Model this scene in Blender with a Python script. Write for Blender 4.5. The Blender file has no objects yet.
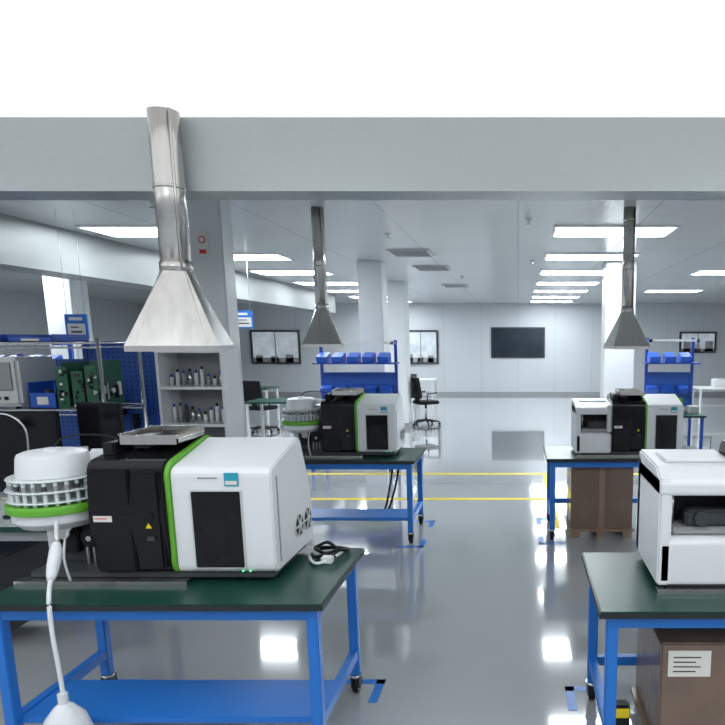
import bpy, bmesh, math, random
from mathutils import Vector, Matrix
random.seed(7)
sc = bpy.context.scene
try:
    sc.view_settings.view_transform = 'Standard'
    sc.view_settings.look = 'None'
except Exception: pass

# ---------------------------------------------------------------- materials
def mat(name, col, rough=0.5, metal=0.0, emit=0.0, var=0.0, scale=8.0, bump=0.0, bscale=200.0, coat=0.0, stretch=None, spec=.5):
    m = bpy.data.materials.new(name); m.use_nodes = True
    nt = m.node_tree; p = nt.nodes['Principled BSDF']
    c = (col[0], col[1], col[2], 1)
    p.inputs['Base Color'].default_value = c
    p.inputs['Roughness'].default_value = rough
    p.inputs['Metallic'].default_value = metal
    p.inputs['Coat Weight'].default_value = coat
    p.inputs['Specular IOR Level'].default_value = spec
    tc = nt.nodes.new('ShaderNodeTexCoord'); src = tc.outputs['Object']
    if stretch:
        mp = nt.nodes.new('ShaderNodeMapping'); mp.inputs['Scale'].default_value = stretch
        nt.links.new(src, mp.inputs['Vector']); src = mp.outputs['Vector']
    if emit > 0:
        p.inputs['Emission Color'].default_value = c
        p.inputs['Emission Strength'].default_value = emit
    if var > 0:
        n = nt.nodes.new('ShaderNodeTexNoise'); n.inputs['Scale'].default_value = scale; n.inputs['Detail'].default_value = 4
        r = nt.nodes.new('ShaderNodeMapRange')
        r.inputs['To Min'].default_value = 1 - var; r.inputs['To Max'].default_value = 1 + var
        mx = nt.nodes.new('ShaderNodeMix'); mx.data_type = 'RGBA'; mx.blend_type = 'MULTIPLY'
        mx.inputs['Factor'].default_value = 1
        mx.inputs[6].default_value = c
        nt.links.new(src, n.inputs['Vector'])
        nt.links.new(n.outputs['Fac'], r.inputs['Value'])
        nt.links.new(r.outputs['Result'], mx.inputs[7])
        nt.links.new(mx.outputs[2], p.inputs['Base Color'])
    if bump > 0:
        n = nt.nodes.new('ShaderNodeTexNoise'); n.inputs['Scale'].default_value = bscale
        b = nt.nodes.new('ShaderNodeBump'); b.inputs['Strength'].default_value = bump; b.inputs['Distance'].default_value = 0.01
        nt.links.new(src, n.inputs['Vector'])
        nt.links.new(n.outputs['Fac'], b.inputs['Height'])
        nt.links.new(b.outputs['Normal'], p.inputs['Normal'])
    return m

def brickmat(name, col, mortar, w, h, ms, rough=0.4, metal=0.0, bump=0.0, rot=(0,0,0), offset=0.0, noise=0.0, nscale=60, emit=0.0):
    m = bpy.data.materials.new(name); m.use_nodes = True
    nt = m.node_tree; p = nt.nodes['Principled BSDF']
    tc = nt.nodes.new('ShaderNodeTexCoord'); mp = nt.nodes.new('ShaderNodeMapping')
    mp.inputs['Rotation'].default_value = rot
    b = nt.nodes.new('ShaderNodeTexBrick'); b.offset = offset; b.squash = 1
    b.inputs['Color1'].default_value = (*col, 1); b.inputs['Color2'].default_value = (col[0]*.97, col[1]*.97, col[2]*.97, 1)
    b.inputs['Mortar'].default_value = (*mortar, 1)
    b.inputs['Scale'].default_value = 1; b.inputs['Brick Width'].default_value = w; b.inputs['Row Height'].default_value = h
    b.inputs['Mortar Size'].default_value = ms; b.inputs['Mortar Smooth'].default_value = 0.2
    nt.links.new(tc.outputs['Object'], mp.inputs['Vector']); nt.links.new(mp.outputs['Vector'], b.inputs['Vector'])
    out = b.outputs['Color']
    if noise > 0:
        n = nt.nodes.new('ShaderNodeTexNoise'); n.inputs['Scale'].default_value = nscale; n.inputs['Detail'].default_value = 6
        r = nt.nodes.new('ShaderNodeMapRange'); r.inputs['To Min'].default_value = 1-noise; r.inputs['To Max'].default_value = 1+noise
        mx = nt.nodes.new('ShaderNodeMix'); mx.data_type = 'RGBA'; mx.blend_type = 'MULTIPLY'; mx.inputs['Factor'].default_value = 1
        nt.links.new(tc.outputs['Object'], n.inputs['Vector']); nt.links.new(n.outputs['Fac'], r.inputs['Value'])
        nt.links.new(out, mx.inputs[6]); nt.links.new(r.outputs['Result'], mx.inputs[7]); out = mx.outputs[2]
    nt.links.new(out, p.inputs['Base Color'])
    if emit > 0:
        nt.links.new(out, p.inputs['Emission Color']); p.inputs['Emission Strength'].default_value = emit
    p.inputs['Roughness'].default_value = rough; p.inputs['Metallic'].default_value = metal
    if bump > 0:
        bp = nt.nodes.new('ShaderNodeBump'); bp.inputs['Strength'].default_value = bump; bp.inputs['Distance'].default_value = 0.004
        bp.invert = True
        nt.links.new(b.outputs['Fac'], bp.inputs['Height']); nt.links.new(bp.outputs['Normal'], p.inputs['Normal'])
    return m

M = {}
M['white'] = mat('white_plastic', (.76,.78,.80), .35, var=.02)
M['offwhite'] = mat('offwhite_plastic', (.60,.62,.62), .4, var=.03)
M['black'] = mat('gloss_black', (.008,.008,.010), .14, spec=.3)
M['mblack'] = mat('matte_black', (.010,.010,.012), .5, var=.1, spec=.25)
M['dgrey'] = mat('dark_grey', (.05,.055,.06), .45, var=.05, spec=.3)
M['grey'] = mat('mid_grey', (.30,.31,.32), .45, var=.05)
M['green'] = mat('lime_green', (.13,.42,.03), .35, var=.03)
M['teal'] = mat('teal_label', (.02,.33,.45), .4, var=.05)
M['blue'] = mat('blue_paint', (.016,.17,.58), .38, var=.04)
M['dblue'] = mat('deep_blue', (.015,.06,.34), .4, var=.06)
M['lblue'] = mat('bin_blue', (.02,.10,.52), .4, var=.06)
M['gtop'] = mat('green_esd_mat', (.006,.048,.035), .36, var=.12, scale=30)
M['edge'] = mat('edge_black', (.012,.018,.018), .5, var=.05)
M['steel'] = mat('brushed_steel', (.58,.565,.54), .24, 1.0, var=.16, scale=5, stretch=(6,6,.6))
M['chrome'] = mat('chrome_wire', (.6,.61,.62), .2, 1.0, var=.03)
M['card'] = mat('cardboard', (.17,.11,.08), .5, var=.25, scale=9, bump=.9, bscale=14, coat=.7)
M['cardtape'] = mat('tape_brown', (.26,.18,.12), .3, var=.1)
M['label'] = mat('paper_label', (.72,.71,.66), .7, var=.04)
M['ink'] = mat('ink', (.05,.05,.05), .7, var=.02)
M['pcb'] = mat('circuit_green', (.015,.10,.05), .4, var=.4, scale=60)
M['wall'] = mat('wall_paint', (.60,.62,.65), .5, var=.02, scale=1.0)
M['colm'] = mat('column_paint', (.74,.76,.77), .25, var=.02, scale=1.0)
M['nceil'] = brickmat('entry_ceiling_added_glow', (.93,.94,.95), (.88,.89,.9), 1.2, 4.2, .006, .5, 0, 0, emit=.82)  # white entry ceiling with made-up emission, added so it reads bright; no known fixture
M['yellow'] = mat('yellow_tape', (.80,.62,.02), .5, var=.05, spec=.2)
M['btape'] = mat('blue_tape', (.02,.19,.62), .35, var=.06)
M['lamp'] = mat('led_diffuser', (.90,.96,1.0), .5, emit=24.0, var=0)
M['lampn'] = mat('led_diffuser_entry', (.92,.97,1.0), .5, emit=6.5, var=0)
M['red'] = mat('red_plastic', (.6,.03,.03), .4, var=.05)
M['glass'] = mat('clear_plastic', (.66,.72,.72), .12, var=.03)
M['bag'] = mat('white_film', (.72,.74,.76), .25, var=.05, bump=.5, bscale=25)
M['poster'] = mat('poster_dark', (.012,.022,.035), .2, var=.5, scale=2.5)
M['pane'] = mat('window_view', (.45,.50,.54), .12, emit=.45, var=.75, scale=3.5)
M['gled'] = mat('green_led', (.1,.9,.3), .4, emit=2.0)
M['wood'] = mat('bench_top_white', (.7,.72,.70), .3, var=.03)
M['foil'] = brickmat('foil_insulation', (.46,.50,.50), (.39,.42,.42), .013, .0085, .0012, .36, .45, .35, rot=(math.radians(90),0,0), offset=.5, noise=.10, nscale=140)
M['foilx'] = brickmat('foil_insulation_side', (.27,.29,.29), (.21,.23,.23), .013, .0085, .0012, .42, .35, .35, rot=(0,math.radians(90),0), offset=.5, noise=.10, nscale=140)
M['ceil'] = brickmat('ceiling_panels', (.58,.60,.61), (.40,.42,.43), 1.2, 4.2, .010, .22, 0.0, .2)
M['farwall'] = brickmat('wall_panels', (.58,.61,.64), (.47,.50,.53), 1.18, 6.0, .010, .35, 0, .2, rot=(math.radians(90),0,0))
# floor: glossy epoxy
fm = mat('epoxy_floor', (.37,.39,.405), .10, var=.05, scale=.7, coat=1.0)
nt = fm.node_tree; p = nt.nodes['Principled BSDF']; p.inputs['Coat Roughness'].default_value = .035; p.inputs['Coat IOR'].default_value = 1.6
n = nt.nodes.new('ShaderNodeTexNoise'); n.inputs['Scale'].default_value = 1.3; n.inputs['Detail'].default_value = 3
r = nt.nodes.new('ShaderNodeMapRange'); r.inputs['To Min'].default_value = .07; r.inputs['To Max'].default_value = .14
tc = nt.nodes.new('ShaderNodeTexCoord')
nt.links.new(tc.outputs['Object'], n.inputs['Vector']); nt.links.new(n.outputs['Fac'], r.inputs['Value']); nt.links.new(r.outputs['Result'], p.inputs['Roughness'])
M['floor'] = fm
# pegboard
pm = bpy.data.materials.new('pegboard_blue'); pm.use_nodes = True
nt = pm.node_tree; p = nt.nodes['Principled BSDF']; p.inputs['Roughness'].default_value = .4
tc = nt.nodes.new('ShaderNodeTexCoord'); vm = nt.nodes.new('ShaderNodeVectorMath'); vm.operation = 'SCALE'; vm.inputs['Scale'].default_value = 28
fr = nt.nodes.new('ShaderNodeVectorMath'); fr.operation = 'FRACTION'
sb = nt.nodes.new('ShaderNodeVectorMath'); sb.operation = 'SUBTRACT'; sb.inputs[1].default_value = (.5,.5,.5)
ml = nt.nodes.new('ShaderNodeVectorMath'); ml.operation = 'MULTIPLY'; ml.inputs[1].default_value = (1,0,1)
ln = nt.nodes.new('ShaderNodeVectorMath'); ln.operation = 'LENGTH'
lt = nt.nodes.new('ShaderNodeMath'); lt.operation = 'LESS_THAN'; lt.inputs[1].default_value = .2
mx = nt.nodes.new('ShaderNodeMix'); mx.data_type = 'RGBA'; mx.inputs[6].default_value = (.02,.10,.42,1); mx.inputs[7].default_value = (.01,.025,.1,1)
nt.links.new(tc.outputs['Object'], vm.inputs[0]); nt.links.new(vm.outputs[0], fr.inputs[0]); nt.links.new(fr.outputs[0], sb.inputs[0]); nt.links.new(sb.outputs[0], ml.inputs[0])
nt.links.new(ml.outputs[0], ln.inputs[0]); nt.links.new(ln.outputs['Value'], lt.inputs[0]); nt.links.new(lt.outputs[0], mx.inputs['Factor']); nt.links.new(mx.outputs[2], p.inputs['Base Color'])
M['peg'] = pm

# ---------------------------------------------------------------- builder
class B:
    def __init__(s, name, loc=(0,0,0), rot=0.0, scale=1.0):
        s.name = name; s.bm = bmesh.new(); s.mats = []; s.loc = loc; s.rot = rot; s.scale = scale
    def mi(s, m):
        if m not in s.mats: s.mats.append(m)
        return s.mats.index(m)
    def add(s, t, m, bevel=0, seg=2, smooth=False):
        bmesh.ops.recalc_face_normals(t, faces=t.faces[:])
        if bevel > 0:
            es = [e for e in t.edges if len(e.link_faces) == 2 and e.calc_face_angle(0) > .5]
            bmesh.ops.bevel(t, geom=es, offset=bevel, segments=seg, affect='EDGES', clamp_overlap=True)
        i = s.mi(m)
        for f in t.faces:
            f.material_index = i
            if smooth: f.smooth = True
        me = bpy.data.meshes.new('tmp'); t.to_mesh(me); t.free(); s.bm.from_mesh(me); bpy.data.meshes.remove(me)
        return s
    def box(s, x0, x1, y0, y1, z0, z1, m, bevel=0, rz=0, rx=0, ry=0):
        t = bmesh.new(); bmesh.ops.create_cube(t, size=1)
        c = Vector(((x0+x1)/2, (y0+y1)/2, (z0+z1)/2))
        R = Matrix.Rotation(rz,4,'Z') @ Matrix.Rotation(ry,4,'Y') @ Matrix.Rotation(rx,4,'X')
        for v in t.verts:
            v.co = R @ Vector((v.co.x*(x1-x0), v.co.y*(y1-y0), v.co.z*(z1-z0))) + c
        return s.add(t, m, bevel)
    def cyl(s, p0, p1, r, m, r2=None, seg=20, bevel=0):
        p0 = Vector(p0); p1 = Vector(p1); d = p1-p0; L = d.length
        t = bmesh.new()
        bmesh.ops.create_cone(t, cap_ends=True, segments=seg, radius1=r, radius2=(r if r2 is None else r2), depth=L)
        q = Vector((0,0,1)).rotation_difference(d.normalized()).to_matrix().to_4x4()
        bmesh.ops.transform(t, matrix=Matrix.Translation((p0+p1)/2) @ q, verts=t.verts[:])
        for f in t.faces:
            if len(f.verts) == 4: f.smooth = True
        i = s.mi(m)
        for f in t.faces: f.material_index = i
        me = bpy.data.meshes.new('tmp'); t.to_mesh(me); t.free(); s.bm.from_mesh(me); bpy.data.meshes.remove(me)
        return s
    def prism(s, pts, axis, a0, a1, m, bevel=0):
        t = bmesh.new()
        def P(u, v, a):
            return (a,u,v) if axis == 'x' else ((u,a,v) if axis == 'y' else (u,v,a))
        A = [t.verts.new(P(u,v,a0)) for u,v in pts]; C = [t.verts.new(P(u,v,a1)) for u,v in pts]
        t.faces.new(A); t.faces.new(C[::-1]); k = len(pts)
        for i in range(k): t.faces.new((A[i], A[(i+1)%k], C[(i+1)%k], C[i]))
        return s.add(t, m, bevel)
    def tube(s, pts, r, m, seg=8, close=False):
        P = [Vector(p) for p in pts]; t = bmesh.new(); rings = []
        rr = r if isinstance(r, (list,tuple)) else [r]*len(P)
        for i, p in enumerate(P):
            d = (P[min(i+1,len(P)-1)] - P[max(i-1,0)]).normalized()
            up = Vector((0,0,1)) if abs(d.z) < .9 else Vector((0,1,0))
            a = d.cross(up).normalized(); b = d.cross(a).normalized()
            rings.append([t.verts.new(p + (a*math.cos(2*math.pi*j/seg) + b*math.sin(2*math.pi*j/seg))*rr[i]) for j in range(seg)])
        for i in range(len(rings)-1):
            for j in range(seg):
                t.faces.new((rings[i][j], rings[i][(j+1)%seg], rings[i+1][(j+1)%seg], rings[i+1][j]))
        t.faces.new(rings[0]); t.faces.new(rings[-1][::-1])
        return s.add(t, m, smooth=True)
    def lathe(s, c, prof, m, seg=32):
        t = bmesh.new(); rings = []
        for r, z in prof:
            rings.append([t.verts.new((c[0]+max(r,.0005)*math.cos(2*math.pi*j/seg), c[1]+max(r,.0005)*math.sin(2*math.pi*j/seg), c[2]+z)) for j in range(seg)])
        for i in range(len(rings)-1):
            for j in range(seg): t.faces.new((rings[i][j], rings[i][(j+1)%seg], rings[i+1][(j+1)%seg], rings[i+1][j]))
        t.faces.new(rings[0][::-1]); t.faces.new(rings[-1])
        bmesh.ops.recalc_face_normals(t, faces=t.faces[:])
        for f in t.faces: f.smooth = len(f.verts) == 4
        for e in t.edges:
            if len(e.link_faces) == 2 and e.calc_face_angle(0) > .6: e.smooth = False
        i = s.mi(m)
        for f in t.faces: f.material_index = i
        me = bpy.data.meshes.new('tmp'); t.to_mesh(me); t.free(); s.bm.from_mesh(me); bpy.data.meshes.remove(me)
        return s
    def done(s):
        me = bpy.data.meshes.new(s.name); s.bm.to_mesh(me); s.bm.free()
        for m in s.mats: me.materials.append(M[m])
        o = bpy.data.objects.new(s.name, me); o.location = s.loc; o.rotation_euler = (0,0,s.rot); o.scale = (s.scale,)*3
        sc.collection.objects.link(o); return o

def catmull(P, n=6):
    P = [Vector(p) for p in P]; out = []
    for i in range(len(P)-1):
        a = P[max(i-1,0)]; b = P[i]; c = P[i+1]; d = P[min(i+2,len(P)-1)]
        for k in range(n):
            t = k/n
            out.append(.5*((2*b)+(c-a)*t+(2*a-5*b+4*c-d)*t*t+(3*b-a-3*c+d)*t**3))
    out.append(P[-1]); return out

# ---------------------------------------------------------------- room shell
XL, XR, YB, YF = -12.0, 9.0, -3.2, 21.0
ZC = 2.88; ZN = 2.75; YBK = 3.17
def shell(name, *a): 
    b = B(name); b.box(*a); return b.done()
shell('floor', XL-.1, XR+.1, YB-.1, YF+.1, -.1, 0, 'floor')
shell('ceiling', XL-.1, XR+.1, YBK+.2, YF+.1, ZC, ZC+.1, 'ceil')
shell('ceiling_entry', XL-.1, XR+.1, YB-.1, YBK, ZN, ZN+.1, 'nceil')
shell('wall_far', XL-.1, XR+.1, YF, YF+.1, 0, ZC, 'farwall')
shell('wall_left', XL-.1, XL, YB, YF, 0, ZC, 'wall')
shell('wall_right', XR, XR+.1, YB, YF, 0, ZC, 'wall')
shell('wall_back', XL-.1, XR+.1, YB-.1, YB, 0, ZC, 'wall')
shell('bulkhead_beam', XL, XR, YBK, YBK+.2, 2.43, 3.0, 'foil')
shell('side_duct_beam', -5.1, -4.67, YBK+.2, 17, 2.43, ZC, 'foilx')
b = B('baseboard_far'); b.box(XL, XR, YF-.02, YF, 0, .1, 'grey'); b.done()

# columns
def column(x0, x1, y0, y1):
    b = B('column'); b.box(x0, x1, y0, y1, 0, ZC, 'colm', .012); b.box(x0-.01, x1+.01, y0-.01, y1+.01, 0, .1, 'grey'); b.done()
column(-2.50, -2.19, 5.0, 5.2)
column(-2.33, -1.98, 9.7, 10.1)
column(-2.55, -2.2, 13.0, 13.4)
column(1.28, 1.72, 9.7, 10.15)
column(-6.9, -6.5, 9.7, 10.1)

# windows and poster on far wall
def window(n, x0, x1, z0, z1):
    b = B('window_%d' % n)
    b.box(x0, x1, YF-.03, YF-.02, z0, z1, 'pane')
    for a in ((x0-.06,x0,z0-.06,z1+.06),(x1,x1+.06,z0-.06,z1+.06),(x0,x1,z0-.06,z0),(x0,x1,z1,z1+.06)):
        b.box(a[0],a[1],YF-.06,YF,a[2],a[3],'dgrey')
    b.box((x0+x1)/2-.015,(x0+x1)/2+.015,YF-.05,YF-.02,z0,z1,'grey')
    b.box(x0,x1,YF-.045,YF-.03,z0,z0+.15*(z1-z0),'grey')
    for k in range(3):
        u = x0 + (x1-x0)*(.06+.33*k); w = .18+.12*random.random(); h=.2+.12*random.random()
        b.box(u,u+w,YF-.045,YF-.035,z0,z0+h,['grey','offwhite','grey'][k])
    b.done()
window(1, -8.45, -7.0, 1.05, 2.0)
window(2, -3.6, -2.6, 1.05, 2.0)
window(3, 5.2, 6.25, 1.4, 1.95)
window(4, -11.6, -10.6, 1.3, 2.05)
b = B('wall_poster'); b.box(-.86,.86,YF-.03,YF,1.18,2.15,'dgrey'); b.box(-.82,.82,YF-.035,YF-.03,1.22,2.11,'poster'); b.done()

# ceiling lights
def lamp(x, y, z=ZC, w=1.2, d=.6, m='lamp'):
    b = B('ceiling_light_panel')
    b.box(x-w/2, x+w/2, y-d/2, y+d/2, z-.012, z-.002, m)
    for a in ((x-w/2-.03,x-w/2,y-d/2-.03,y+d/2+.03),(x+w/2,x+w/2+.03,y-d/2-.03,y+d/2+.03),(x-w/2,x+w/2,y-d/2-.03,y-d/2),(x-w/2,x+w/2,y+d/2,y+d/2+.03)):
        b.box(*a, z-.018, z, 'white')
    b.done()
for k in range(7):
    y = 7.1+2.1*k
    lamp(.99, y); lamp(-3.80, y)
for y in (9.2, 11.3, 15.5): lamp(3.6, y); 
for y in (5.0, 9.2, 13.4): lamp(-7.4, y)
lamp(6.5, 7.1); lamp(6.5, 13.4)
for x in (-4.5,-1.5,1.5,4.5):
    for y in (-1.2, 1.0): lamp(x, y, ZN, m='lampn')

# ceiling fittings
def vent(x, y, w=.55):
    b = B('ceiling_air_vent')
    b.box(x-w/2, x+w/2, y-w/2, y+w/2, ZC-.02, ZC, 'offwhite', .004)
    for k in range(8):
        yy = y-w/2+.05+k*(w-.1)/7
        b.box(x-w/2+.04, x+w/2-.04, yy-.012, yy+.012, ZC-.03, ZC-.018, 'grey')
    b.done()
vent(-1.4, 8.8); vent(-1.35, 10.6); vent(-1.3, 14.0); vent(2.6, 7.4)
for (x,y) in ((-1.4,7.3),(.1,6.4),(-3.0,5.6),(2.2,5.6),(-1.0,12),(.2,9.6)):
    b = B('fire_sprinkler'); b.lathe((x,y,ZC),[(.035,0),(.035,-.01),(.012,-.012),(.012,-.05),(.03,-.052),(.03,-.056)],'chrome',16); b.done()

# ---------------------------------------------------------------- exhaust hoods
def hood(x, y, zb, hw, hp, r, ztop, rot):
    b = B('exhaust_hood', (x,y,0))
    t = bmesh.new(); N = 48; rings = []
    for (k, z) in ((0, zb), (.001, zb+.025), (1, zb+hp)):
        ring = []
        for j in range(N):
            a = 2*math.pi*j/N; c, s_ = math.cos(a), math.sin(a); q = hw/max(abs(c),abs(s_))
            px = (c*q)*(1-k) + c*r*k; py = (s_*q)*(1-k) + s_*r*k
            ca, sa = math.cos(rot), math.sin(rot)
            ring.append(t.verts.new((px*ca-py*sa, px*sa+py*ca, z)))
        rings.append(ring)
    for i in range(len(rings)-1):
        for j in range(N): t.faces.new((rings[i][j], rings[i][(j+1)%N], rings[i+1][(j+1)%N], rings[i+1][j]))
    b.add(t, 'steel')
    b.cyl((0,0,zb+hp-.01), (0,0,ztop), r, 'steel', seg=32)
    b.cyl((0,0,zb+hp-.01), (0,0,zb+hp+.03), r+.005, 'steel', seg=32)
    z = zb+hp+.35
    while z < ztop-.1:
        b.cyl((0,0,z), (0,0,z+.015), r+.003, 'steel', seg=32); z += .42
    b.cyl((r*.75,-r*.75,zb+hp), (r*.75,-r*.75,ztop), .006, 'steel', seg=8)
    b.done()
hood(-1.575, 3.095, 1.70, .192, .37, .066, ZN, math.radians(14))
hood(-1.74, 5.9, 1.69, .165, .34, .055, ZC, math.radians(12))
hood(.97, 5.9, 1.67, .165, .33, .055, ZC, math.radians(8))

# ---------------------------------------------------------------- tables
def table(x0, x1, y0, y1, shelf=True, casters=True, h=.74):
    b = B('lab_workbench')
    b.box(x0, x1, y0, y1, h-.028, h, 'gtop', .004)
    b.box(x0-.003, x1+.003, y0-.003, y1+.003, h-.026, h-.005, 'edge')
    s = .045; ins = .03; zb = .10
    X = (x0+ins, x1-ins-s); Y = (y0+ins, y1-ins-s)
    for x in X:
        for y in Y:
            b.box(x, x+s, y, y+s, zb, h-.028, 'blue', .004)
            cx, cy = x+s/2, y+s/2
            b.cyl((cx,cy,zb-.015),(cx,cy,zb),.03,'steel')
            b.box(cx-.022,cx-.016,cy-.025,cy+.035,.035,zb-.012,'dgrey'); b.box(cx+.016,cx+.022,cy-.025,cy+.035,.035,zb-.012,'dgrey')
            b.cyl((cx-.014,cy+.01,.04),(cx+.014,cy+.01,.04),.04,'mblack',seg=24)
            b.cyl((cx-.018,cy+.01,.04),(cx+.018,cy+.01,.04),.015,'grey',seg=16)
    for y in Y:
        b.box(X[0]+s, X[1], y+.005, y+s-.005, h-.08, h-.028, 'blue')
    for x in X:
        b.box(x+.005, x+s-.005, Y[0]+s, Y[1], h-.08, h-.028, 'blue')
        b.box(x+.004, x+s-.004, Y[0]+s, Y[1], .19, .235, 'blue')
    if shelf:
        b.box(X[0]+s-.003, X[1]+.003, y0+.06, y0+.36, .20, .228, 'blue', .003)
    else:
        b.box(X[0]+s, X[1], Y[1]+.006, Y[1]+s-.006, .19, .235, 'blue')
    return b.done()
table(-2.11, -.76, 2.38, 3.08)
table(-2.14, -.88, 5.41, 6.11)
table(.31, 1.75, 2.31, 3.01, shelf=False)
table(.25, 1.70, 5.50, 6.20, shelf=False)

# ---------------------------------------------------------------- instruments
def rounded(pts, r=.03, n=4):
    out = []; k = len(pts)
    for i in range(k):
        a = Vector(pts[i-1]); p = Vector(pts[i]); c = Vector(pts[(i+1)%k])
        d1 = (a-p); d2 = (c-p); rr = min(r, d1.length*.45, d2.length*.45)
        A = p + d1.normalized()*rr; C = p + d2.normalized()*rr
        for j in range(n+1):
            t = j/n; q = A*(1-t)**2 + p*2*t*(1-t) + C*t*t; out.append((q.x,q.y))
    return out

def instrument(name, loc, kind, W_=1.05, sc_=1.0):
    b = B(name, loc, 0, sc_)
    # base tray and feet
    b.box(.04, W_-.02, .02, .46, .018, .045, 'dgrey', .004)
    b.box(.0, .72, -.025, .02, .0, .018, 'steel')
    for fx in (.1,.5,.95):
        for fy in (.06,.42): b.cyl((fx,fy,0),(fx,fy,.02),.02,'mblack')
    W = rounded([(0,.045),(0,.49),(.37,.575),(.49,.30),(.49,.045)], .035)
    b.prism(W, 'x', .675, W_, 'white', .006)
    G = rounded([(-.010,.04),(-.012,.51),(.38,.59),(.50,.30),(.495,.04)], .06, 6)
    b.prism(G, 'x', .659, .677, 'green')
    K = rounded([(-.008,.05),(-.03,.30),(-.008,.52),(.37,.575),(.48,.30),(.48,.05)], .04, 5)
    b.prism(K, 'x', .345, .660, 'black', .004)
    # black section panels
    b.box(.36, .52, -.028, .0, .34, .49, 'black', .006)
    b.box(.53, .645, -.034, .0, .07, .485, 'black', .01)
    b.box(.36, .52, -.026, .0, .06, .325, 'mblack', .006)
    b.cyl((.60,-.04,.30),(.60,-.03,.30),.016,'black'); b.box(.585,.615,-.045,-.034,.2,.215,'dgrey')
    b.box(.365, .44, -.0295, -.025, .275, .30, 'label'); b.box(.37,.42,-.0305,-.029,.287,.291,'red')
    b.prism([(.58,.25),(.604,.25),(.592,.272)], 'y', -.037, -.033, 'yellow')
    # top steel tray
    b.box(.42, .67, .10, .34, .575, .582, 'steel'); b.box(.42,.67,.10,.106,.582,.615,'steel'); b.box(.42,.67,.334,.34,.575,.625,'steel')
    b.box(.42,.426,.10,.34,.575,.62,'steel'); b.box(.664,.67,.10,.34,.575,.60,'steel')
    b.box(.44,.52,.15,.30,.55,.60,'dgrey',.01)
    b.box(.36,.41,.08,.35,.53,.585,'mblack',.006)
    # white section: window, label, leds
    b.box(.752, .968, -.006, .004, .065, .405, 'offwhite', .003)
    b.box(.76, .96, -.010, .0, .073, .397, 'black', .003)
    b.box(.80, .90, -.012, -.009, .13, .30, 'mblack')
    b.box(.90, .957, -.006, .0, .42, .475, 'teal'); b.box(.905,.952,-.0075,-.005,.426,.442,'label')
    b.box(.79,.87,-.003,.0,.45,.456,'grey')
    for k in range(2): b.cyl((.95+.03*k,-.004,.055),(.95+.03*k,.002,.055),.003,'gled',seg=8)
    # side seams + fans
    w = W_-1.05
    for fy in (.29,.41):
        b.cyl((w+1.046,fy,.17),(w+1.056,fy,.17),.054,'offwhite',seg=32)
        b.cyl((w+1.05,fy,.17),(w+1.0575,fy,.17),.048,'mblack',seg=32)
        for a in range(6):
            an = a*math.pi/3; 
            b.box(w+1.056,w+1.061,fy+.026*math.cos(an)-.004,fy+.026*math.cos(an)+.004,.17+.026*math.sin(an)-.026,.17+.026*math.sin(an)+.026,'offwhite',rx=an-math.pi/2)
        b.cyl((w+1.055,fy,.17),(w+1.063,fy,.17),.014,'offwhite',seg=16)
    b.box(w+1.049,w+1.053,.05,.06,.08,.45,'grey')
    if kind == 'carousel':
        c = (.13,.11,0)
        b.box(.10,.345,.14,.45,.045,.30,'dgrey',.01)
        b.box(.02,.07,.16,.44,.02,.34,'white',.01)
        b.box(.07,.345,.42,.46,.045,.50,'white',.01)
        b.box(.20,.345,.16,.44,.30,.47,'white',.02)
        b.box(.12,.20,.10,.14,.10,.24,'mblack',.006); b.cyl((.16,.10,.2),(.16,.07,.2),.03,'steel'); b.cyl((.26,.14,.17),(.26,.09,.17),.04,'mblack')
        b.cyl((.26,.09,.17),(.26,.08,.17),.012,'steel')
        for k in range(4): b.cyl((.22+.03*k,.13,.045),(.22+.03*k,.13,.12),.008,'steel',seg=10)
        b.lathe(c,[(.09,.225),(.135,.235),(.165,.265),(.168,.305)],'white',40)
        b.lathe(c,[(.165,.30),(.182,.305),(.186,.325),(.180,.34),(.14,.342)],'green',40)
        b.lathe(c,[(.10,.34),(.10,.46)],'offwhite',32)
        for z,rr in ((.352,.178),(.395,.178),(.44,.172)):
            b.lathe(c,[(.06,z),(rr-.003,z),(rr,z+.003),(rr-.003,z+.007),(.06,z+.007)],'glass',48)
        for k in range(26):
            a = 2*math.pi*k/26
            x, y = c[0]+.158*math.cos(a), c[1]+.158*math.sin(a)
            b.cyl((x,y,.342),(x,y,.445),.0085,'glass',seg=8); b.cyl((x,y,.405),(x,y,.425),.0095,'grey' if k%3 else 'dgrey',seg=8)
        b.lathe(c,[(.135,.447),(.138,.452),(.130,.525),(.124,.54),(.105,.548),(.03,.551),(.03,.56),(0,.562)],'white',40)
        b.tube(catmull([(.13,.11,.55),(.16,.16,.60),(.30,.2,.60),(.42,.2,.56)]),.004,'mblack')
        b.tube(catmull([(.24,.1,.26),(.22,.02,.22),(.22,-.02,.12),(.235,-.02,.02)]),.005,'bag')
    else:
        S = rounded([(0,.03),(0,.215),(.04,.23),(.47,.23),(.47,.03)], .02)
        b.prism(S,'x',.005,.345,'white',.012)
        b.box(0,.052,.0,.47,.03,.47,'white',.008)
        b.box(.0,.345,.40,.47,.03,.49,'white',.012)
        T = rounded([(-.005,.40),(-.005,.46),(.10,.505),(.46,.515),(.46,.40),(.10,.40)], .02)
        b.prism(T,'x',.0,.345,'white',.008)
        b.box(.052,.345,.16,.40,.225,.42,'mblack')
        b.box(.06,.33,.03,.16,.232,.262,'grey',.008); b.box(.12,.30,.05,.12,.262,.33,'dgrey',.01); b.cyl((.18,.05,.30),(.18,.02,.30),.03,'dgrey')
        b.cyl((.075,.10,.25),(.075,.10,.41),.008,'steel'); b.cyl((.31,.10,.25),(.31,.10,.41),.008,'steel')
        b.box(.30,.345,-.01,.06,.23,.49,'offwhite',.01)
        b.box(.05,.31,.15,.36,.505,.52,'white',.006)
    return b.done()
instrument('spectrometer', (-2.10, 2.60, .741), 'carousel', 1.09)
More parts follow.
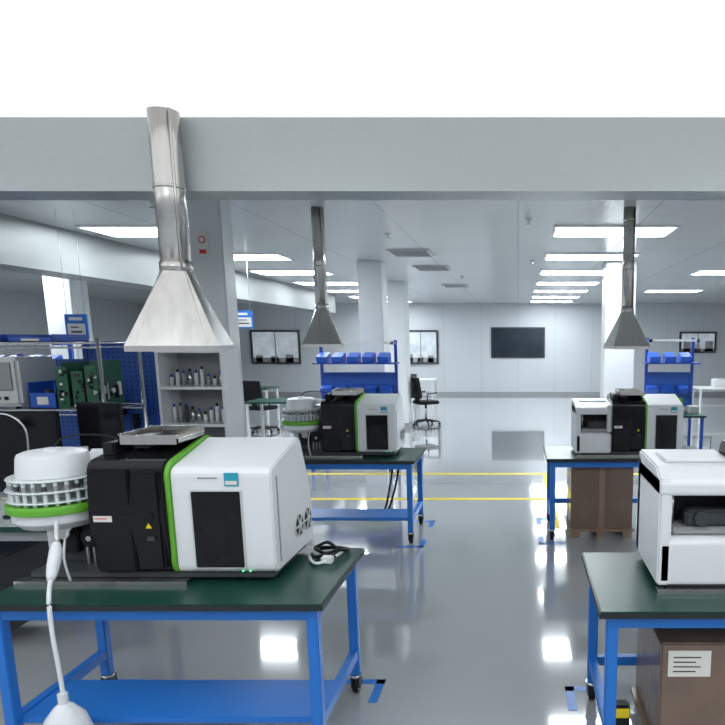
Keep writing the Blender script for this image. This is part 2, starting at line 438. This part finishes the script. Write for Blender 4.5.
instrument('spectrometer', (-2.02, 5.58, .741), 'carousel', 1.03, .93)
instrument('spectrometer', (.56, 2.50, .741), 'bay')
instrument('spectrometer', (.50, 5.62, .741), 'bay', 1.02, .92)

# drain bag hanging in front of near table
b = B('drain_tube_with_bag')
b.tube(catmull([(-1.86,2.535,1.03),(-1.85,2.50,.93),(-1.82,2.40,.80),(-1.80,2.36,.73),(-1.785,2.34,.62),(-1.775,2.335,.52),(-1.765,2.33,.38)],8), .0085, 'bag', 10)
b.tube(catmull([(-1.852,2.51,.95),(-1.842,2.48,.90),(-1.828,2.42,.82)],4),[.012,.017,.021,.024,.024,.024,.022,.018,.012],'bag',12)
b.lathe((-1.765,2.325,0),[(.03,.002),(.085,.02),(.095,.10),(.092,.22),(.07,.30),(.035,.345),(.018,.36),(.018,.40)],'bag',28)
b.done()

# cables on near-left table
b = B('power_cable')
z=.752
b.tube(catmull([(-.975,2.95,z),(-.93,2.88,z+.01),(-.86,2.95,z+.02),(-.90,3.02,z+.01),(-.97,3.0,z+.015),(-.93,2.92,z+.025),(-.85,2.9,z)]), .008, 'mblack')
b.tube(catmull([(-.97,2.98,z+.02),(-.91,2.99,z+.045),(-.85,2.96,z+.02),(-.82,3.02,z),(-.88,3.05,z),(-.96,3.03,z)]), .008, 'mblack')
b.tube(catmull([(-.97,2.90,z),(-.92,2.82,z),(-.87,2.86,z),(-.84,2.99,z)]), .007, 'white')
b.box(-.90,-.85,2.84,2.88,z-.011,z+.02,'white',.004)
b.done()
b = B('power_cable')
b.tube(catmull([(-1.22,6.085,.752),(-1.2,6.13,.75),(-1.2,6.15,.6),(-1.24,6.14,.35),(-1.3,6.15,.12),(-1.42,6.2,.012)]), .010, 'mblack')
b.tube(catmull([(-1.16,6.085,.752),(-1.14,6.13,.75),(-1.15,6.15,.55),(-1.2,6.14,.3),(-1.3,6.2,.05),(-1.4,6.25,.012)]), .010, 'mblack')
b.done()

# cardboard boxes
def carton(x0,x1,y0,y1,z0,z1,label=False):
    b = B('cardboard_box')
    b.box(x0,x1,y0,y1,z0+.08,z1,'card',.008)
    b.box(x0-.02,x1+.02,y0-.01,y1+.01,z0+.06,z0+.08,'cardtape')
    for k in range(3):
        u = x0+(x1-x0-.08)*k/2
        b.box(u,u+.08,y0,y1,z0,z0+.06,'cardtape')
    b.box((x0+x1)/2-.025,(x0+x1)/2+.025,y0-.002,y1+.002,z0+.08,z1+.001,'cardtape')
    if label:
        b.box(x0+.03,x0+.20,y0-.004,y0,z1-.14,z1-.03,'label')
        for k in range(4): b.box(x0+.05,x0+.16-.02*(k%2),y0-.005,y0-.004,z1-.06-.02*k,z1-.055-.02*k,'ink')
    b.done()
carton(.57,1.20,2.42,2.92,0,.56,True)
carton(.47,1.02,5.62,6.10,0,.66)
b = B('extension_socket'); b.box(.40,.47,2.5,2.56,0,.24,'mblack',.008); b.box(.405,.465,2.495,2.5,.19,.23,'yellow'); b.box(.42,.45,2.497,2.5,.05,.08,'green'); b.box(.42,.45,2.497,2.5,.12,.15,'white'); b.done()

# ---------------------------------------------------------------- floor markings
def tape(name, rects, m):
    b = B(name)
    for (x0,x1,y0,y1) in rects: b.box(x0,x1,y0,y1,0,.0015,m)
    b.done()
tape('floor_marking_yellow', [(-7,.40,7.02,7.10),(.75,8,7.02,7.10),(-7,.40,8.40,8.49),(.75,8,8.40,8.49),(.33,.40,5.9,8.40)], 'yellow')
def corner(x, y, sx, sy, L=.22):
    w = .045
    return [(min(x,x+sx*L),max(x,x+sx*L),min(y,y+sy*w),max(y,y+sy*w)),(min(x,x+sx*w),max(x,x+sx*w),min(y,y+sy*L),max(y,y+sy*L))]
R = []
for (x0,x1,y0,y1) in ((-2.11,-.76,2.38,3.08),(-2.14,-.88,5.41,6.11),(.31,1.75,2.31,3.01),(.25,1.70,5.50,6.20)):
    e=.07
    R += corner(x0-e,y0-e,1,1)+corner(x1+e,y0-e,-1,1)+corner(x0-e,y1+e,1,-1)+corner(x1+e,y1+e,-1,-1)
tape('floor_marking_blue', R, 'btape')

# ---------------------------------------------------------------- left cluttered zone
b = B('wire_shelf_rack')
x0,x1,y0,y1 = -4.0,-2.68,4.2,4.65
for x in (x0,x1):
    for y in (y0,y1): b.cyl((x,y,0),(x,y,1.76),.0125,'chrome'); b.cyl((x,y,0),(x,y,.03),.02,'mblack')
for z in (.2,.72,1.30,1.73):
    for y in (y0,y1): b.cyl((x0,y,z),(x1,y,z),.005,'chrome',seg=8); b.cyl((x0,y,z-.03),(x1,y,z-.03),.004,'chrome',seg=8)
    for x in (x0,x1): b.cyl((x,y0,z),(x,y1,z),.005,'chrome',seg=8)
    k = x0+.03
    while k < x1: b.cyl((k,y0,z),(k,y1,z),.0025,'chrome',seg=6); k += .035
    k = x0+.06
    while k < x1:
        b.cyl((k,y0,z-.03),(k+.03,y0,z),.002,'chrome',seg=6); k += .06
b.done()
b = B('bench_analyzer', (-3.85,4.22,1.307)); b.box(0,.62,.0,.38,.015,.33,'offwhite',.02); b.box(.05,.3,-.005,.0,.08,.28,'dgrey'); b.box(.36,.58,-.006,0,.12,.30,'grey',.004)
for k in range(4): b.cyl((.38+.05*k,-.01,.07),(.38+.05*k,0,.07),.012,'mblack')
for fx in (.06,.56):
    for fy in (.05,.33): b.cyl((fx,fy,0),(fx,fy,.018),.015,'mblack')
b.done()
for i,(x,h) in enumerate(((-2.97,.30),(-2.87,.27),(-2.78,.31))):
    b = B('circuit_board', (x,4.25,1.307)); b.box(0,.004,0,.33,0,h,'pcb'); 
    for k in range(8): b.box(.004,.02,.02+.035*k,.04+.035*k,.05+.02*(k%3),.10+.02*(k%4),random.choice(['mblack','chrome','white','red']))
    b.box(-.03,.03,.0,.33,0,.008,'grey'); b.box(-.035,.04,-.006,0,0,h*.9,'pcb')
    for k in range(12):
        u = -.03+.06*random.random(); v = h*.05+h*.75*random.random()
        b.box(u,u+.01+.01*random.random(),-.014,-.006,v,v+.01+.02*random.random(),random.choice(['mblack','chrome','white','mblack','dgrey']))
    b.done()
def bin_(x,y,z,w,h,d=.36,m='lblue'):
    b = B('storage_bin', (x,y,z))
    b.box(0,w,0,d,0,.006,m); b.box(0,.006,0,d,0,h,m); b.box(w-.006,w,0,d,0,h,m); b.box(0,w,d-.006,d,0,h,m); b.box(0,w,0,.006,0,h*.6,m)
    b.box(w*.3,w*.7,-.003,0,h*.15,h*.45,'label')
    for k in range(3): b.box(w*(.12+.27*k),w*(.28+.27*k),.05,d-.05,.006,h*(.5+.2*(k%2)),['grey','dgrey','offwhite'][k])
    b.done()
for x in (-3.9,-3.4,-2.98): bin_(x,4.25,.727,.27,.2)
bin_(-3.2,4.25,1.307,.18,.17); 
for x in (-3.95,-3.62,-3.29): bin_(x,4.25,1.737,.29,.05)

# second bench (behind near table) with monitors
b = B('assembly_bench')
x0,x1,y0,y1 = -4.2,-2.30,3.40,4.05
b.box(x0,x1,y0,y1,.72,.75,'gtop',.004)
for x in (x0+.03,x1-.07):
    for y in (y0+.03,y1-.07): b.box(x,x+.04,y,y+.04,.02,.72,'grey'); b.cyl((x+.02,y+.02,0),(x+.02,y+.02,.03),.025,'mblack')
b.box(x0+.05,x1-.05,y1-.06,y1-.03,.25,.29,'grey'); b.box(x0+.05,x1-.05,y0+.04,y0+.06,.66,.72,'grey')
b.box(x0+.9,x0+1.3,y0+.05,y1-.05,.1,.55,'dgrey',.01)
b.done()
def monitor(x, y, z, w=.44, h=.27, rot=0):
    b = B('computer_monitor', (x,y,z), rot)
    b.box(-w/2,w/2,-.012,.02,.14,.14+h,'mblack',.006); b.box(-w/2+.012,w/2-.012,-.014,-.011,.155,.13+h,'black')
    b.box(-.025,.025,.02,.04,.01,.3,'mblack',.004); b.box(-.11,.11,-.06,.11,0,.012,'mblack',.004); b.done()
monitor(-2.84,3.66,.751,.44,.46,math.radians(6)); monitor(-2.46,3.80,.751,.30,.50,math.radians(-12)); monitor(-3.4,3.7,.751,.44,.42)
b = B('gooseneck_lamp', (-2.66,3.48,.751)); b.cyl((0,0,0),(0,0,.03),.05,'mblack',seg=24)
b.tube(catmull([(0,0,.03),(.0,0,.35),(.0,0,.52),(-.06,-.02,.60),(-.16,-.02,.60),(-.22,-.04,.53)]),.006,'chrome')
b.lathe((-.22,-.04,.49),[(.045,0),(.04,.03),(.015,.05)],'mblack',20)
b.done()
b = B('tool_holder', (-2.42,3.5,.751)); b.box(-.08,.08,0,.12,0,.3,'mblack',.008); b.cyl((.03,.03,.3),(.03,.03,.42),.02,'offwhite'); b.box(-.06,0,.02,.08,.3,.36,'dgrey',.004); b.done()

# pegboard stands
b = B('pegboard_stand', (-2.92,4.90,0), math.radians(10))
b.box(-.27,.27,-.01,.01,.55,1.72,'peg')
for x in (-.29,.26): b.box(x,x+.03,-.02,.02,0,1.76,'dblue'); b.box(x,x+.03,-.10,.12,0,.03,'dblue')
b.box(-.27,.27,-.018,.018,1.71,1.74,'dblue')
for k in range(6):
    b.box(-.22+.08*k,-.19+.08*k,-.06,-.01,1.2-.1*(k%2),1.3-.1*(k%2),random.choice(['lblue','mblack','dgrey','grey']))
b.done()
b = B('pegboard_stand', (-3.6,5.3,0), 0)
b.box(-.4,.4,-.01,.01,.55,1.6,'peg')
for x in (-.43,.40): b.box(x,x+.03,-.02,.02,0,1.64,'dblue'); b.box(x,x+.03,-.1,.1,0,.03,'dblue')
b.done()

# glassware cabinet in front of column
b = B('reagent_shelf_cabinet', (-2.58,4.66,0))
w=.48; d=.28
b.box(0,.02,0,d,0,1.68,'white'); b.box(w-.02,w,0,d,0,1.68,'white'); b.box(.02,w-.02,d-.01,d,0,1.68,'grey')
for z in (.05,.45,.85,1.13,1.40,1.66): b.box(.02,w-.02,0,d-.01,z,z+.02,'white')
b.box(.02,w-.02,-.005,.01,.07,.85,'white')
for z in (.87,1.15,1.42):
    for k in range(9):
        h = .05+.08*random.random(); x=.045+.045*k
        m_ = random.choice(['glass','white','grey','glass','chrome','dgrey'])
        b.cyl((x,.12,z),(x,.12,z+h),.014,m_,seg=12); b.cyl((x,.12,z+h),(x,.12,z+h+.02),.008,'mblack' if k%2 else 'lblue',seg=10)
b.done()
b = B('fire_notice_sign'); b.box(-2.37,-2.29,4.985,5.0,2.36,2.54,'label'); b.cyl((-2.33,4.984,2.48),(-2.33,4.98,2.48),.026,'red',seg=20); b.cyl((-2.33,4.981,2.48),(-2.33,4.978,2.48),.018,'label',seg=20); b.box(-2.355,-2.305,4.982,4.985,2.38,2.41,'red'); b.done()

# hanging signs
def hsign(x,y,z,w=.34,h=.24):
    b = B('hanging_sign', (x,y,z))
    b.box(-w/2,w/2,-.008,.008,-h/2,h/2,'blue'); b.box(-w/2+.02,w/2-.02,-.01,-.007,-h/2+.02,h*.12,'label')
    b.box(-w/2+.05,w/2-.05,-.012,-.009,-h*.25,-h*.18,'ink'); b.box(-w/2+.05,w/2-.08,-.012,-.009,-h*.05,0,'ink')
    b.box(-w*.3,w*.3,-.0095,-.007,h*.25,h*.38,'label')
    for xx in (-w*.4,w*.4): b.cyl((xx,0,h/2),(xx,0,ZC-z),.002,'chrome',seg=6)
    b.done()
hsign(-4.0,6.0,1.87,.2,.22); hsign(-3.85,9.2,2.03); hsign(-2.95,13,2.05)

# ---------------------------------------------------------------- workstations
def workstation(x, y, w=1.5, rot=0, bins=True, top='gtop', hgt=1.75):
    b = B('workstation', (x,y,0), rot)
    b.box(-w/2,w/2,-.35,.35,.72,.75,top,.004)
    for xx in (-w/2+.03,w/2-.07):
        b.box(xx,xx+.04,.30,.34,.0,hgt,'dblue'); b.box(xx,xx+.04,-.33,-.29,0,.72,'dblue'); b.box(xx,xx+.04,-.29,.30,.1,.14,'dblue')
    b.box(-w/2+.07,w/2-.07,.315,.33,.8,1.3,'peg')
    b.box(-w/2,w/2,.05,.33,1.42,1.44,'dblue'); b.box(-w/2+.03,w/2-.03,.04,.08,hgt-.05,hgt-.02,'white')
    for xx in (-w/2+.03,w/2-.07): b.box(xx,xx+.04,.04,.30,hgt-.06,hgt-.02,'dblue')
    if bins:
        n = int(w/.2)
        for k in range(n):
            u = -w/2+.05+k*(w-.1)/n
            b.prism([(.08,1.44),(.05,1.52),(.26,1.58),(.30,1.44)],'x',u,u+.15,'lblue',.004)
            b.prism([(.20,1.0),(.17,1.08),(.30,1.12),(.31,1.0)],'x',u,u+.15,'lblue',.004)
        b.box(-.3,-.05,-.1,.15,.75,.9,'offwhite',.01); b.box(.2,.4-max(0,.45-w/2),-.15,.1,.75,.85,'grey',.01); b.box(.05,.14,0,.1,.75,.95,'green',.01)
    b.done()
def plainbench(x, y, w=1.5, rot=0, top='wood'):
    b = B('work_table', (x,y,0), rot)
    b.box(-w/2,w/2,-.35,.35,.72,.75,top,.004)
    for xx in (-w/2+.03,w/2-.07):
        for yy in (-.32,.28): b.box(xx,xx+.04,yy,yy+.04,0,.72,'offwhite')
    b.box(-w/2+.07,w/2-.07,.285,.315,.3,.34,'offwhite')
    b.box(-.4,-.15,-.1,.2,.75,.92,'offwhite',.01); b.box(.1,.35,-.05,.15,.75,.88,'dgrey',.01)
    b.done()
def chair(x, y, rot=0, m='mblack'):
    b = B('office_chair', (x,y,0), rot)
    for k in range(5):
        a = 2*math.pi*k/5+.3; c,s_ = math.cos(a),math.sin(a)
        b.tube([(0,0,.10),(.28*c,.28*s_,.07)],[.025,.015],'mblack'); b.cyl((.28*c-.012*s_,.28*s_+.012*c,.028),(.28*c+.012*s_,.28*s_-.012*c,.028),.028,'mblack',seg=14)
    b.cyl((0,0,.08),(0,0,.44),.025,'chrome'); b.box(-.23,.23,-.23,.22,.44,.51,m,.03)
    b.prism(rounded([(.22,.55),(.18,.62),(.25,1.0),(.28,1.0),(.23,.6)],.02),'x',-.21,.21,m,.01)
    b.box(-.03,.03,.15,.24,.46,.62,'mblack',.008)
    for xx in (-.26,.24): b.tube([(xx,.1,.47),(xx,.1,.66),(xx,-.12,.68)],.015,'mblack')
    b.done()
workstation(-2.25,8.95,1.15,0)
workstation(2.15,9.0,.75,0,hgt=1.78)
workstation(-5.9,7.4,1.4,0)
workstation(-7.6,7.6,1.4,0)
workstation(4.3,9.6,1.5,0,bins=False,top='wood')
plainbench(-2.9,14.2,1.5); plainbench(-3.0,17,1.7); plainbench(-6.0,14,1.5,0,'gtop')
plainbench(6.4,11.5,1.6); plainbench(4.6,14,1.6)
chair(-1.92,13.5,2.2); chair(-4.9,12.4,2.8); chair(3.4,8.8,2.7)
# right desk
b = B('side_table'); x0,x1,y0,y1 = 2.75,4.3,7.6,8.25
b.box(x0,x1,y0,y1,.72,.75,'wood',.004)
for x in (x0+.03,x1-.07):
    for y in (y0+.03,y1-.07): b.box(x,x+.04,y,y+.04,0,.72,'offwhite')
b.box(x0+.07,x1-.07,y1-.06,y1-.03,.3,.34,'offwhite'); b.done()
b = B('bench_power_supply', (2.85,7.8,.751)); b.box(0,.3,0,.3,.01,.2,'offwhite',.01); b.box(.03,.15,-.004,0,.08,.17,'black'); b.cyl((.22,-.01,.1),(.22,0,.1),.025,'mblack'); 
for fx in (.04,.26): b.box(fx-.02,fx+.02,.03,.27,0,.012,'mblack')
b.done()
b = B('side_table'); x0,x1,y0,y1 = -4.5,-3.7,10.6,11.3
b.box(x0,x1,y0,y1,.72,.75,'gtop',.004)
for x in (x0+.03,x1-.07):
    for y in (y0+.03,y1-.07): b.box(x,x+.04,y,y+.04,0,.72,'offwhite')
b.done()

# ---------------------------------------------------------------- world + camera
w = bpy.data.worlds.new('world'); sc.world = w; w.use_nodes = True
w.node_tree.nodes['Background'].inputs[0].default_value = (.8,.85,.9,1); w.node_tree.nodes['Background'].inputs[1].default_value = .3
cd = bpy.data.cameras.new('camera'); co = bpy.data.objects.new('camera', cd); sc.collection.objects.link(co)
cd.sensor_width = 36; cd.lens = 650/725*36; cd.shift_x = (362.5-518)/725; cd.shift_y = (450-362.5)/725
cd.clip_start = .05; cd.clip_end = 100
co.location = (0,0,1.75); co.rotation_euler = (math.radians(90)-math.atan(110/650), 0, 0)
sc.camera = co
